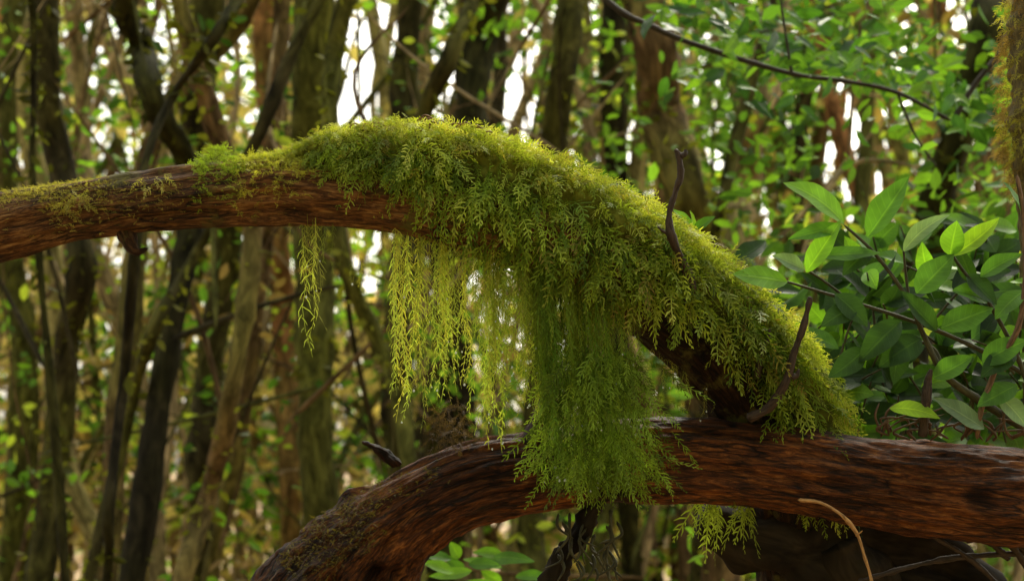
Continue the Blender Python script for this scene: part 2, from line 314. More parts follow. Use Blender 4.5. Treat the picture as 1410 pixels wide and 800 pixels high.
Yl=(0.58,0.61,0.11); Gr=(0.36,0.45,0.055); Dk=(0.19,0.30,0.035)
curtain(415,438,(-3,8),430,508,(-0.035,0.0),9,Yl,22,0.12,0.04)
curtain(395,480,(-4,4),320,390,(-0.03,0.0),14,Gr,20,0.15)
curtain(480,560,(-8,8),340,450,(-0.02,0.04),24,(0.44,0.46,0.08),28,0.08)
curtain(548,602,(-8,12),480,610,(-0.02,0.03),34,Yl,38,0.06,clump=7,rag=0.25)
curtain(600,665,(-10,10),430,590,(-0.02,0.03),46,Yl,38,0.06,clump=9,rag=0.25)
curtain(655,750,(-12,15),450,630,(-0.03,0.03),100,(0.46,0.52,0.08),44,0.055,clump=18,rag=0.3)
curtain(650,760,(-8,10),390,510,(-0.045,0.0),55,Gr,30,0.09)
curtain(725,870,(0,26),550,695,(-0.05,-0.02),150,Gr,50,0.05,clump=25,rag=0.3)
curtain(735,850,(5,45),610,705,(-0.065,-0.03),85,Dk,50,0.05,clump=20,rag=0.3)
curtain(700,880,(-8,12),420,570,(-0.065,-0.01),100,Gr,34,0.08)
curtain(870,985,(-14,12),480,590,(0.03,0.07),60,(0.48,0.50,0.09),26,0.1,clump=16)
# flared skirt of separate fronds at the bottom, in front of the log
n=640; X=rng.normal(826,38,n); Yp=rng.uniform(480,655,n)
X=822+(X-822)*np.interp(Yp,[480,600,655],[0.7,1.15,0.85])
P=np.array([W(x,y,rng.uniform(-0.085,-0.03)) for x,y in zip(X,Yp)])
fl=((X-822)/60.0)[:,None]*np.array([1.0,0,0])
d0=nrm(DOWN+fl*0.8+rng.normal(0,0.45,(n,3))); d2=nrm(DOWN+fl*0.5+rng.normal(0,0.4,(n,3)))
L=rng.uniform(0.025,0.07,n); col=np.array([0.25,0.36,0.04])*rng.uniform(0.35,1.6,(n,1)); multi(mb,FT,P,d0,d2,L,col*0.6,col*1.25)
n=26; X=rng.uniform(965,1035,n); P=np.array([W(x,rng.uniform(675,700),rng.uniform(0.04,0.1)) for x in X]); 
d0=nrm(DOWN+rng.normal(0,0.3,(n,3))); L=rng.uniform(0.03,0.09,n); col=np.array([0.34,0.42,0.055])*rng.uniform(0.7,1.3,(n,1))
multi(mb,FT,P,d0,d0,L,col*0.8,col)
mb.build('hanging_moss',[M_MOSS],mossy)
m,nt,Nn,Ll=newmat('water'); b=Nn.new('ShaderNodeBsdfPrincipled'); b.inputs['Base Color'].default_value=(0.9,0.95,0.9,1); b.inputs['Roughness'].default_value=0.03; b.inputs['IOR'].default_value=1.33; b.inputs['Transmission Weight'].default_value=0.5
o=Nn.new('ShaderNodeOutputMaterial'); Ll.new(b.outputs[0],o.inputs[0]); M_WATER=m
mb=MB()
for e in drops:
    r=rng.uniform(0.001,0.0018); tube(mb,np.array([[*(e+[0,0,r*1.6]),r*0.2],[*(e+[0,0,r*0.6]),r*0.8],[*(e-[0,0,r*0.2]),r],[*(e-[0,0,r]),r*0.3]]),8,8)
mb.build('water_drops',[M_WATER],mossy)
# twigs growing from the branch
mb=MB()
def twig(L,t=(0.05,0.03,0.02),sides=12,rings=60,kn=0.35): tube(mb,pth(L),sides,rings,lambda bk,r,d,u:kn*r*vnoise(bk*np.array([60,60,70]))+0.15*r*vnoise(bk*300),tint=t)
twig([(956,405,6,-0.05),(943,368,6,-0.065),(926,330,5.5,-0.085),(921,300,4.5,-0.085),(930,265,4,-0.085),(937,240,3.5,-0.085),(934,214,5,-0.085),(929,206,3,-0.085)])
twig([(922,322,4,-0.085),(912,318,2.5,-0.085),(906,312,1.5,-0.085)])
twig([(937,216,4,-0.085),(943,212,3,-0.085),(944,206,1.5,-0.085)])
twig([(1028,576,8,0.0),(1060,560,7,-0.01),(1082,525,6,-0.02),(1092,490,5,-0.02),(1106,450,4.5,-0.02),(1112,425,4,-0.02),(1116,408,2.5,-0.02)])
twig([(1042,520,5,0.0),(1048,490,5,-0.01),(1056,470,4,-0.01),(1060,452,2,-0.01)])
twig([(1090,520,4,-0.02),(1097,516,3,-0.02),(1100,508,1.5,-0.02)])
for _ in range(16):
    x=rng.uniform(470,690); y=np.interp(x,[470,560,640,700],[182,170,182,205]); twig([(x,y+12,1.2,-0.02),(x+rng.uniform(-4,4),y-4,1.2,-0.02),(x+rng.uniform(4,14),y-rng.uniform(6,14),1.0,-0.02),(x+rng.uniform(14,28),y+rng.uniform(-8,2),0.6,-0.02)],(0.2,0.1,0.03),6,16)
mb.build('dead_twigs',[M_TWIG],mossy)
# ================================================================== FALLEN LOG
log=empty('fallen_log')
lg=pth([(300,1500,150,0.1),(330,1150,135,0.08),(390,960,120,0.06),(440,850,104,0.05),(497,770,86,0.05),(570,704,66,0.05),(650,664,58,0.05),(740,648,54,0.05),(850,636,53,0.05),(950,632,53,0.05),(1050,642,57,0.05),(1150,657,62,0.05),(1250,671,66,0.05),(1350,680,65,0.05),(1470,688,66,0.05),(1700,690,72,0.03),(2100,720,85,0.0),(2600,900,90,0.0),(2900,1600,80,0)])
def d_lg(bk,r,dirs,u):
    p=bk; g=fbm(p*np.array([22,22,4.0]),4); ridg=1-np.abs(fbm(p*np.array([55,55,4.5]),2)); big=vnoise(p*np.array([8,8,6.0])+5)
    knot=fbm(p*np.array([26,26,22]),4)*np.clip((r-0.062)/0.02,0,1)
    hollow=np.clip(fbm(p*np.array([14,14,9.0])+31,2)-0.55,0,1)
    return r*(0.09*g+0.13*big+0.16*knot-0.35*hollow)+0.008*(ridg-0.6)+0.003*vnoise(p*np.array([140,140,14]))+0.0015*vnoise(p*np.array([260,260,60]))
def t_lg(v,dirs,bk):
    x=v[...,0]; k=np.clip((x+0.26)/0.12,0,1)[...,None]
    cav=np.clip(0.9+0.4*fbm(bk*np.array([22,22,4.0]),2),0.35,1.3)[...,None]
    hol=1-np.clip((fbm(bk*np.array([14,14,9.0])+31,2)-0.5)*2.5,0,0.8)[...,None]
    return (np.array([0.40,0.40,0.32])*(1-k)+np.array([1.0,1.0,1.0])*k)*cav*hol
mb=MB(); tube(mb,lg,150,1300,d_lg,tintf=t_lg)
tube(mb,pth([(728,625,22,0.04),(740,592,17,0.03),(752,562,13,0.03),(760,542,8,0.03),(764,534,3,0.03)]),18,40,lambda bk,r,d,u:0.3*r*fbm(bk*70,3),tint=(0.35,0.35,0.35))
tube(mb,pth([(548,640,8,-0.01),(530,625,7,-0.03),(514,615,5,-0.04),(498,608,2,-0.04)]),12,30,lambda bk,r,d,u:0.4*r*fbm(bk*120,3),tint=(0.25,0.25,0.25))
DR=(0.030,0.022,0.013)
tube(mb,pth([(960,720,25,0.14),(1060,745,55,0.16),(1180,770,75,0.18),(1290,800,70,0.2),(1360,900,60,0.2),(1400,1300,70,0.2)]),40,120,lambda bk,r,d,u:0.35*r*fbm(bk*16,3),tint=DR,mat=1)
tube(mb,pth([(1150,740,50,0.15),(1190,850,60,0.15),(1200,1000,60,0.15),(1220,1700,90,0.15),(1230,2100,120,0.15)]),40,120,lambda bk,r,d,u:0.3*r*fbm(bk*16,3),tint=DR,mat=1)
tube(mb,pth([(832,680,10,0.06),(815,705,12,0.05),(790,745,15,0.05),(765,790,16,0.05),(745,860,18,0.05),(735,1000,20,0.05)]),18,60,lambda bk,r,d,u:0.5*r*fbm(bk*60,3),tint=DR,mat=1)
mb.build('log_bark',[M_LOG,M_TRUNK],log)
mb=MB()
twig([(1098,688,3,-0.02),(1130,692,2.8,-0.03),(1160,710,2.6,-0.04),(1180,735,2.4,-0.04),(1190,765,2.2,-0.04),(1200,800,2,-0.04),(1204,850,2,-0.04)],(0.42,0.22,0.08),8,50,0.25)
twig([(1178,738,2,-0.04),(1188,730,1,-0.05)],(0.42,0.22,0.08),6,8)
twig([(1270,602,6,0.0),(1274,560,6,-0.01),(1278,525,6,-0.01),(1282,508,3,-0.01)])
for (a,b_,c,d_) in [(1280,735,1400,830),(1300,730,1390,770),(1330,745,1420,760),(1350,715,1420,790),(1180,800,1420,760)]:
    twig([(a,b_,3,0.05),((a+c)/2+rng.uniform(-8,8),(b_+d_)/2-10,4,0.06),(c,d_,5,0.08)],(0.04,0.025,0.015))
for _ in range(26):
    x=rng.uniform(765,850); y=rng.uniform(690,780)
    twig([(x,y,2.5,0.03),(x+rng.uniform(-12,12),y+20,2,0.02),(x+rng.uniform(-25,25),y+rng.uniform(30,55),1,0.02)],(0.05,0.045,0.02),6,12)
for _ in range(30):
    x=rng.uniform(1210,1400); y=598+rng.uniform(-4,12)
    twig([(x,y,2,0.02),(x+rng.uniform(-25,25),y-rng.uniform(8,26),1.8,-0.0),(x+rng.uniform(-50,50),y-rng.uniform(10,50),0.8,0.0)],(0.10,0.06,0.035),6,12)
mb.build('log_twigs',[M_TWIG],log)
mb=MB()
n=2600; X=rng.normal(465,70,n); P=np.array([W(x,np.interp(x,[330,430,510,600,700],[830,715,668,628,600])+rng.uniform(0,1)**1.5*np.interp(x,[300,500,600],[130,100,40]),rng.uniform(-0.06,-0.025)) for x in X])
P=P[fbm(P*28,2)>-0.05]; n=len(P)
d0=nrm(np.stack([rng.normal(-0.2,0.5,n),-np.ones(n)*0.7,rng.normal(0.1,0.5,n)],1)); L=rng.uniform(0.004,0.012,n); col=np.array([0.14,0.11,0.025])*rng.uniform(0.3,1.3,(n,1))
put_fronds(mb,FT[2],P,d0,nrm(d0+DOWN*0.5),L,col,col*1.2)
n=160; P=np.array([W(rng.normal(618,16),rng.uniform(560,615),rng.uniform(0.0,0.05)) for _ in range(n)]); d0=nrm(rng.normal(size=(n,3))); L=rng.uniform(0.015,0.03,n); col=np.array([0.08,0.05,0.025])*rng.uniform(0.5,1.5,(n,1))
put_fronds(mb,FT[3],P,d0,nrm(d0+DOWN*0.5),L,col,col*1.2)
mb.build('log_moss',[M_MOSS],log)
# ================================================================== LEAFY SHRUB
def leaf(mb,base,tip,w,roll,col,curl=0.12,fold=0.25,mat=0):
    base=np.array(base);tip=np.array(tip); ax=tip-base; Ln=np.linalg.norm(ax); ax/=Ln
    ref=np.array([math.sin(roll),-math.cos(roll)*0.85,0.5]); sd=np.cross(ref,ax); sd/=np.linalg.norm(sd); no=np.cross(ax,sd)
    u=np.linspace(0,1,12); v=np.linspace(-1,1,7); U,Vv=np.meshgrid(u,v,indexing='ij')
    prof=np.sin(np.pi*np.clip(U,0,1)**0.85)**0.75*(1-0.25*U**3); prof[0]=0.06; prof[-1]=0.01
    hw=w/2*prof; ph=rng.uniform(0,6)
    edge=0.03*Ln*np.sin(U*14+ph)*np.abs(Vv)**2
    bend=rng.normal(0,0.06)*Ln*(U-U*U)*2
    p=base+ax*(U*Ln)[...,None]+sd*(Vv*hw+bend)[...,None]+no*((fold*np.abs(Vv)*hw)+curl*Ln*(0.25-(U-0.5)**2)+edge*0.4)[...,None]
    i=np.arange(11)[:,None]*7; j=np.arange(6)[None]
    f=np.stack([i+j,i+j+1,i+j+8,i+j+7],-1)
    mb.add(p,f,mat,col,np.stack([U,Vv,np.full_like(U,ph)],-1))
shrub=empty('leafy_shrub')
ms=MB(); ml=MB()
def stem(L,t=(0.07,0.06,0.025)): 
    return tube(ms,pth(L),8,50,lambda bk,r,d,u:0.15*r*vnoise(bk*120),tint=t)
def lf(b,t,w,col,d=0.0,dt=None,roll=None,rs=0.6):
    dt=d-0.012 if dt is None else dt
    leaf(ml,W(b[0],b[1],d),W(t[0],t[1],dt),w/1000.,rng.normal(0,rs) if roll is None else roll,np.array(col),curl=rng.uniform(0.0,0.3),fold=rng.uniform(0.1,0.45))
Gb=(0.16,0.33,0.035); Gm=(0.085,0.20,0.028); Gd=(0.030,0.07,0.015); Gg=(0.18,0.27,0.15); Gy=(0.26,0.44,0.03)
stems=[[(1500,640,7,0.05),(1415,592,6.5,0.03),(1350,552,6,0.02),(1300,515,5,0.0),(1272,462,4,0.0),(1250,412,3.2,-0.01),(1205,350,2.6,-0.01),(1160,308,2,-0.01)],
[(1420,520,4,0.02),(1350,482,3.5,0.02),(1290,455,3,0.01),(1235,435,2.6,0.01),(1150,408,2.2,0.0),(1080,387,1.6,0.0)],
[(1252,415,2.5,0),(1248,385,2,0),(1244,345,1.6,-0.01)],
[(1420,545,4,0.0),(1398,485,3.4,0.0),(1360,415,2.8,-0.01),(1330,378,2.2,-0.01),(1310,350,1.8,-0.01)],
[(1345,605,4,0.0),(1352,560,4,-0.01),(1375,500,4,-0.01),(1402,450,4,-0.02),(1412,380,4,-0.02),(1409,300,3.5,-0.02),(1400,240,3,-0.02)],
[(1300,515,3,0.0),(1285,480,2.5,0.02),(1240,465,2,0.03),(1190,480,1.5,0.03)],
[(1110,372,1.6,0),(1130,384,1.8,0),(1165,410,2,0)]]
for k,s_ in enumerate(stems): stem(s_,(0.16,0.09,0.05) if k==4 else (0.06,0.055,0.025))
for a in [((1162,308),(1078,252),46,Gb),((1195,326),(1252,243),44,Gm),((1110,375),(1158,303),32,Gb),((1128,352),(1212,348),26,Gm),
 ((1244,347),(1308,296),28,Gg),((1308,352),(1318,304),34,Gb),((1311,352),(1376,300),32,Gy),((1262,404),(1314,350),48,Gm),((1108,372),(1063,352),28,Gg),
 ((1084,388),(1008,378),40,Gb),((1160,312),(1085,330),26,Gm),((1350,382),(1408,350),30,Gm),((1296,452),(1368,424),42,Gm),((1268,466),(1210,506),42,Gd),
 ((1240,442),(1182,500),40,Gd),((1352,500),(1415,468),38,Gm),((1355,590),(1285,548),34,Gg),((1225,562),(1295,576),26,Gy),
 ((1150,405),(1195,450),36,Gd),((1200,345),(1160,380),30,Gd),((1330,378),(1372,420),36,Gd),((1360,415),(1310,400),34,Gm),((1190,480),(1140,520),34,Gd),
 ((1240,465),(1230,530),34,Gd),((1398,485),(1350,520),34,Gd),((1285,520),(1340,490),34,Gm),((1290,455),(1240,400),34,Gd),((1400,530),(1345,560),34,Gm),((1375,545),(1415,590),32,Gg),((1180,420),(1130,450),34,Gd),((1408,300),(1380,250),28,Gm),((1410,400),(1370,440),32,Gm)]:
    lf(*a,d=-0.01,rs=0.3)
for _ in range(80):
    x=rng.uniform(1060,1520); y=rng.uniform(380,620); d=rng.uniform(0.10,0.7)
    if x<1130 and y<440: continue
    x2=x+rng.uniform(-70,70); y2=y-rng.uniform(20,90)
    stem([(x,y+20,2,d),((x+x2)/2,(y+y2)/2,1.7,d),(x2,y2,1.2,d-0.03)])
    for q in range(6):
        f=q/5.0; bx=x+(x2-x)*f; by=y+(y2-y)*f; an=rng.uniform(0,2*math.pi); l=rng.uniform(38,75)
        c=np.array([Gb,Gm,Gm,Gd,Gd,Gd][rng.integers(6)])*rng.uniform(0.5,1.1)
        lf((bx,by),(bx+l*math.cos(an),by+l*0.7*math.sin(an)-8),rng.uniform(24,36)*(D0+d)/D0,c,d=d,dt=d+rng.uniform(-0.04,0.04))
for a in [((955,318),(925,288),22,Gb),((955,318),(985,298),20,Gm),((955,318),(950,290),16,Gy)]: lf(*a,d=0.25)
stem([(955,318,1.5,0.25),(960,380,2,0.25),(970,480,2,0.2)])
for _ in range(20):
    x=rng.uniform(610,730); y=rng.uniform(765,830); an=rng.uniform(-0.5,3.6); l=rng.uniform(40,80)
    lf((x,y),(x+l*math.cos(an),y-0.3*l*math.sin(an)),26,np.array([Gb,Gm,Gm][rng.integers(3)]),d=rng.uniform(0.6,1.1))
ms.build('stems',[M_TWIG],shrub); ml.build('leaves',[M_LEAF],shrub)
# ================================================================== scatter of simple leaves
def sleaves(mb,P,size,col,mat=0,flat=0.5):
    n=len(P); ax=nrm(rng.normal(size=(n,3))*np.array([1,1,0.6])+np.array([0,0,-0.25])); nn=nrm(rng.normal(size=(n,3))*(1-flat)+np.array([0,0,flat])); sd=nrm(np.cross(nn,ax)); no=np.cross(ax,sd)
    s=np.asarray(size).reshape(-1,1)
    T6=[(0,0,0),(0.35,-0.24,0.05),(0.72,-0.19,0.05),(1,0,-0.05),(0.72,0.19,0.05),(0.35,0.24,0.05)]
    v=np.stack([P+ax*s*a+sd*s*b+no*s*c for a,b,c in T6],1)
    f=np.array([[0,1,2,3],[0,3,4,5]])[None]+(np.arange(n)*6)[:,None,None]
    mb.add(v,f,mat,np.repeat(col,6,axis=0))
def gz(x,y): return -0.02*np.clip(y,-5,40)+0.12*vnoise(np.stack([x*0.35,y*0.35,0*x],-1))
# ================================================================== TREES
TINT={'dark':(0.032,0.026,0.014),'moss':(0.12,0.12,0.03),'brown':(0.20,0.125,0.058),'tan':(0.50,0.37,0.20),'red':(0.46,0.22,0.09),'gold':(0.38,0.32,0.12),'drk2':(0.062,0.050,0.022)}
FOLC=np.array([[0.18,0.34,0.04],[0.12,0.26,0.035],[0.07,0.15,0.03],[0.28,0.42,0.05],[0.15,0.28,0.05]])
def tree(P,w,D,tk,name='laurel_tree',crown=100):
    k=D/D0; d=D-D0
    pts=[W(a+rng.normal(0,w*0.12),b,d+0.08*rng.normal()) for a,b in P]
    pts=pts[::-1]
    dirb=pts[0]-pts[1]; dirb/=max(1e-3,abs(dirb[2])); dirb[:2]=np.clip(dirb[:2],-0.18,0.18)
    g=gz(np.array([pts[0][0]]),np.array([pts[0][1]]))[0]-0.1
    low=[]; cur=pts[0].copy()
    while cur[2]>g+0.7:
        cur=cur+np.array([dirb[0]*0.6,dirb[1]*0.6,-0.6]); dirb=dirb*0.8; dirb[2]=-1; low.append(cur.copy())
    low.append(np.array([cur[0],cur[1],g]))
    top=[]; du=pts[-1]-pts[-2]; du/=max(1e-3,abs(du[2])); du[:2]=np.clip(du[:2],-0.45,0.45); cur=pts[-1].copy(); zt=1.6+0.36*D+2.4
    while cur[2]<zt:
        cur=cur+np.array([du[0]*0.7,du[1]*0.7,0.7])+np.array([rng.normal()*0.05,rng.normal()*0.05,0]); du=du*0.9; top.append(cur.copy())
    allp=low[::-1]+pts+top; R=w/2000.*k
    nlow=len(low); n=len(allp); rr_=[R*(1.5 if q==0 else 1.15 if q<nlow else 1.0 if q<nlow+len(pts) else max(0.25,1-0.75*(q-nlow-len(pts)+1)/max(1,len(top)))) for q in range(n)]
    mb=MB(); c=np.array(TINT[tk]); mk=0.35 if tk=='dark' else 0.8 if tk=='drk2' else 1
    def tf(v,dirs,bk):
        m_=np.clip(0.5+0.9*fbm(v*3.0+w,2),0,1)[...,None]
        return c*(1-m_*0.6)+np.array([0.18,0.18,0.03])*m_*0.6*mk
    tp,tr_,tT,tN,tB,_=tube(mb,np.array([[*p,r] for p,r in zip(allp,rr_)]),16,max(60,n*9),lambda bk,r,dd_,u:r*(0.26*fbm(bk*np.array([10,10,4.0]),3)+0.16*vnoise(bk*30)),tintf=tf)
    nm=int(min(800,180+R*10000)); ii=rng.integers(0,len(tp),nm); aa=rng.uniform(0,6.28,nm); nd=np.cos(aa)[:,None]*tN[ii]+np.sin(aa)[:,None]*tB[ii]
    Pm=tp[ii]+nd*tr_[ii][:,None]*1.0; kk=fbm(Pm*2.5+w,2)>-0.2; Pm=Pm[kk]
    sleaves(mb,Pm,rng.uniform(0.02,0.06,len(Pm)),np.array([0.26,0.27,0.04])*mk*rng.uniform(0.4,1.3,(len(Pm),1)),mat=1,flat=0.1)
    zc=1.6+0.36*D
    allp=np.array(allp)
    for q in range(4):
        z0=rng.uniform(zc-0.2,zt-0.5); j=int(np.argmin(abs(allp[:,2]-z0))); an=rng.uniform(0,6.28); l=rng.uniform(0.7,1.5)
        e=allp[j]+np.array([math.cos(an)*l,math.sin(an)*l,l*0.8]); m_=(allp[j]+e)/2+rng.normal(0,0.1,3)
        tube(mb,np.array([[*allp[j],R*0.5],[*m_,R*0.3],[*e,R*0.1]]),8,16,lambda bk,r,dd_,u:0.2*r*vnoise(bk*25),tint=c)
        nc=crown//4; Pn=e+rng.normal(0,1,(nc,3))*np.array([0.5,0.5,0.3]); sleaves(mb,Pn,rng.uniform(0.07,0.14,nc),FOLC[rng.integers(0,5,nc)],mat=1)
    return mb.build(name,[M_TRUNK,M_FOL])
for T_ in [([(42,-20),(46,120),(44,250),(60,420)],11,4.2,'dark'),
 ([(58,-20),(66,120),(85,250),(115,360),(92,480),(70,620),(55,790)],36,5.2,'drk2'),
 ([(178,-20),(190,60),(212,135),(252,225),(262,320),(250,430)],34,5.0,'dark'),
 ([(338,-30),(300,50),(240,130),(198,225),(188,345),(172,520),(150,700),(145,800)],13,4.0,'dark'),
 ([(350,-20),(305,60),(245,120),(200,220),(190,330)],28,6.0,'brown'),
 ([(242,-20),(262,80),(300,200),(342,320),(322,520),(285,680),(250,800)],28,4.4,'brown'),
 ([(285,-20),(272,150),(300,325),(290,500),(285,620),(280,800)],40,6.2,'drk2'),
 ([(410,60),(350,200),(270,350),(215,450),(180,560),(118,800)],17,4.8,'drk2'),
 ([(390,-20),(380,200),(368,330),(358,430),(330,600),(290,800)],20,6.0,'brown'),
 ([(440,-30),(425,150),(432,330),(430,520),(432,640),(450,800)],50,5.6,'moss'),
 ([(480,-20),(462,80),(452,180),(470,350),(520,470),(555,560),(565,700)],22,4.6,'moss'),
 ([(372,60),(384,330),(392,430),(398,680),(400,800)],32,7.6,'red'),
 ([(664,-30),(625,70),(590,165),(560,300),(550,480),(545,800)],22,4.6,'drk2'),
 ([(672,-30),(655,60),(648,180),(625,350),(610,560),(600,800)],48,6.5,'dark'),
 ([(560,300),(560,460),(556,600),(560,800)],44,7.0,'drk2'),
 ([(782,-30),(775,90),(752,230),(745,400),(735,700),(730,800)],34,5.6,'drk2'),
 ([(850,-20),(838,120),(850,300),(860,500),(870,800)],30,7.5,'dark'),
 ([(880,-40),(898,60),(915,150),(948,260),(975,340),(985,500),(985,800)],62,5.2,'brown'),
 ([(1062,60),(1045,150),(1028,260),(1015,350),(1010,500),(1000,800)],42,6.5,'tan'),
 ([(1060,30),(1020,170),(990,290),(975,380),(965,600)],16,5.0,'drk2'),
 ([(800,-20),(805,160),(815,260),(830,500),(840,800)],20,9,'tan'),
 ([(1365,-30),(1350,60),(1325,180),(1290,300),(1270,420),(1255,600),(1250,800)],46,4.2,'dark'),
 ([(100,-20),(118,150),(130,330),(200,560),(215,800)],24,8,'tan'),
 ([(575,-30),(560,60),(580,200),(600,400),(590,800)],14,7,'drk2'),
 ([(20,-20),(15,300),(30,500),(15,800)],38,7.5,'moss')]:
    tree(*T_)
for _ in range(12):
    an=rng.uniform(math.pi*1.0,math.pi*2.0); R_=rng.uniform(4.5,9); x=R_*math.cos(an); y=-1.5+R_*math.sin(an)
    mb=MB(); n=9; zz=np.linspace(-0.1,7,n); lean=rng.normal(0,0.12,2); P4=np.array([[x+lean[0]*z+rng.normal()*0.06,y+lean[1]*z,z,0.13*(1-0.09*z)*0.9] for z in zz])
    tube(mb,P4,12,60,lambda bk,r,dd_,u:r*0.2*fbm(bk*10,2),tint=TINT['moss'])
    for q in range(5):
        e=P4[-2-q%3,:3]+rng.normal(0,1,3)*np.array([1,1,0.4]); tube(mb,np.array([[*P4[-4-q%3,:3],0.06],[*((P4[-4-q%3,:3]+e)/2),0.04],[*e,0.015]]),8,10,tint=TINT['moss'])
        Pn=e+rng.normal(0,0.6,(60,3)); sleaves(mb,Pn,rng.uniform(0.1,0.2,60),FOLC[rng.integers(0,5,60)],mat=1)
    mb.build('laurel_tree',[M_TRUNK,M_FOL])
# ---- mossy sapling on the right edge
sap=empty('mossy_sapling'); mb=MB()
sp=pth([(1450,-400,30,0.25),(1440,-100,34,0.25),(1424,60,34,0.25),(1418,180,30,0.25),(1416,250,22,0.25),(1414,330,12,0.25),(1413,450,9,0.25),(1420,620,9,0.25),(1440,1000,12,0.25),(1450,1900,16,0.25)])
pos2,r2,T2,N2,B2,_s=tube(mb,sp,24,220,lambda bk,r,d,u:r*0.3*fbm(bk*40,3),tint=(0.12,0.09,0.03))
mb.build('stem',[M_TWIG],sap)
mb=MB(); n=2200; i=rng.integers(5,105,n); a=rng.uniform(0,6.28,n); nd=np.cos(a)[:,None]*N2[i]+np.sin(a)[:,None]*B2[i]
P=pos2[i]+nd*r2[i][:,None]*rng.uniform(0.9,1.35,(n,1)); d0=nrm(nd+rng.normal(0,0.4,(n,3))); d2=nrm(DOWN+nd*0.4+rng.normal(0,0.3,(n,3)))
L=rng.uniform(0.015,0.038,n)*np.clip(r2[i]/0.03,0.4,1.2); col=np.where(fbm(P*20,2)[:,None]>0.0,np.array([[0.46,0.42,0.06]]),np.array([[0.28,0.18,0.06]]))*rng.uniform(0.4,1.3,(n,1))
put_fronds(mb,FT[4],P,d0,d2,L,col,col*1.3); mb.build('moss',[M_MOSS],sap)
# ---- overhanging leafy branch, top right
ob_=empty('overhanging_branch'); mb=MB(); dd=1.3
def ob(L,t=(0.04,0.03,0.02)): 
    return tube(mb,np.array([[*W(a,b,d),r/1000.*(D0+d)/D0] for a,b,r,d in L]),8,60,lambda bk,r,d,u:0.2*r*vnoise(bk*60),tint=t)
ob([(700,-160,5,dd+.2),(830,-5,4.5,dd),(900,38,4,dd),(975,68,4,dd),(1090,102,3.6,dd),(1160,112,3.2,dd),(1235,128,3,dd),(1312,168,2.5,dd)])
ob([(1090,102,2.5,dd),(1082,50,2,dd),(1075,0,1.5,dd),(1070,-60,1.5,dd)])
ob([(1235,128,2,dd),(1262,190,1.6,dd),(1290,230,1.2,dd)])
ob([(1400,40,5,dd),(1372,80,4,dd),(1340,120,4,dd),(1312,168,4,dd)])
mb.build('stem',[M_TWIG],ob_); ml2=MB()
def nleaf(x,y,d,c,lo=24,hi=46):
    an=rng.uniform(0,2*math.pi); l=rng.uniform(lo,hi)
    leaf(ml2,W(x,y,d),W(x+l*math.cos(an),y+0.65*l*math.sin(an)+6,d+rng.uniform(-0.08,0.08)),l*0.42/1000.*(D0+d)/D0,rng.normal(0,0.9),c)
for _ in range(380):
    x=rng.uniform(900,1400); y0=np.interp(x,[830,975,1090,1235,1312,1400],[0,68,102,128,168,200]); y=y0-abs(rng.normal(0,60))-5 if rng.random()<0.86 else y0+rng.uniform(0,80)
    if 1270<x<1345 and y<60 and rng.random()<0.8: continue
    if 1130<x<1240 and y>125 and rng.random()<0.8: continue
    nleaf(x,y,dd+rng.uniform(-0.2,1.2),np.array([(0.06,0.16,0.025),(0.10,0.22,0.03),(0.03,0.08,0.018),(0.14,0.27,0.03)][rng.integers(4)]))
ml2.build('leaves',[M_LEAF],ob_)
# ================================================================== UNDERSTORY + DISTANT FOREST
gaps=[(490,90,55,84),(715,120,28,94),(1185,200,58,76),(1310,12,40,32),(228,45,20,30),(615,130,22,40),(545,30,28,38),(240,570,22,18),(20,550,18,18),(345,545,16,22),(1010,205,16,38),(130,45,22,30),(1150,130,36,22),(500,390,20,22),(490,140,36,34)]
def px_of(P):
    q=P-C; dz=q@FW; return 705+1000*D0*(q@RT)/dz, 400-1000*D0*(q@UP)/dz
def gapmask(P,soft=1.0):
    x,y=px_of(P); k=np.ones(len(P),bool)
    for gx,gy,a,b in gaps:
        dd_=((x-gx)/a)**2+((y-gy)/b)**2; k&=~((dd_<soft*1.0)&(rng.random(len(P))<0.84))
    return k
def cloud(mb,ncl,nper,D1,D2,xr,yr,sz,spread,cols,p=None,fl=0.4):
    cx=rng.uniform(*xr,ncl); cy=rng.uniform(*yr,ncl); cd=rng.uniform(D1,D2,ncl)
    Cc=np.array([W(a,b,c-D0) for a,b,c in zip(cx,cy,cd)])
    ci=rng.choice(len(cols),ncl,p=p)
    P=(Cc[:,None]+rng.normal(0,1,(ncl,nper,3))*np.array([1,1,0.55])*spread*rng.uniform(0.5,1.3,(ncl,1,1))).reshape(-1,3)
    col=np.repeat(np.array(cols)[ci],nper,0)*rng.uniform(0.6,1.4,(len(P),1))
    g=(P[:,2]>-0.1)&gapmask(P)
    P=P[g];col=col[g]; sleaves(mb,P,rng.uniform(*sz,len(P)),col,flat=fl)
mb=MB()
GB=(0.18,0.35,0.04);GM=(0.11,0.24,0.035);GD=(0.05,0.11,0.02);TN=(0.52,0.41,0.22);BN=(0.33,0.22,0.10);YG=(0.38,0.46,0.07)  # TN: light tan that puts haze into the distant leaf colour
cloud(mb,110,20,5,9,(-200,1000),(330,860),(0.04,0.08),0.2,[GB,GM,GD,YG,BN],[0.34,0.28,0.14,0.14,0.10])
cloud(mb,105,20,5,9,(-200,1000),(-80,330),(0.04,0.08),0.2,[GB,GM,GD,YG],[0.4,0.27,0.15,0.18])
cloud(mb,230,22,3.2,7,(980,1650),(-80,700),(0.035,0.07),0.2,[GB,GM,GD,YG],[0.33,0.27,0.3,0.10])
mb.build('understory_foliage',[M_FOL],smooth=False)
mb=MB()
cloud(mb,290,36,9,17,(-300,1000),(-100,330),(0.08,0.17),0.5,[GB,GM,TN,BN,YG,GD],[0.22,0.12,0.32,0.12,0.18,0.04])
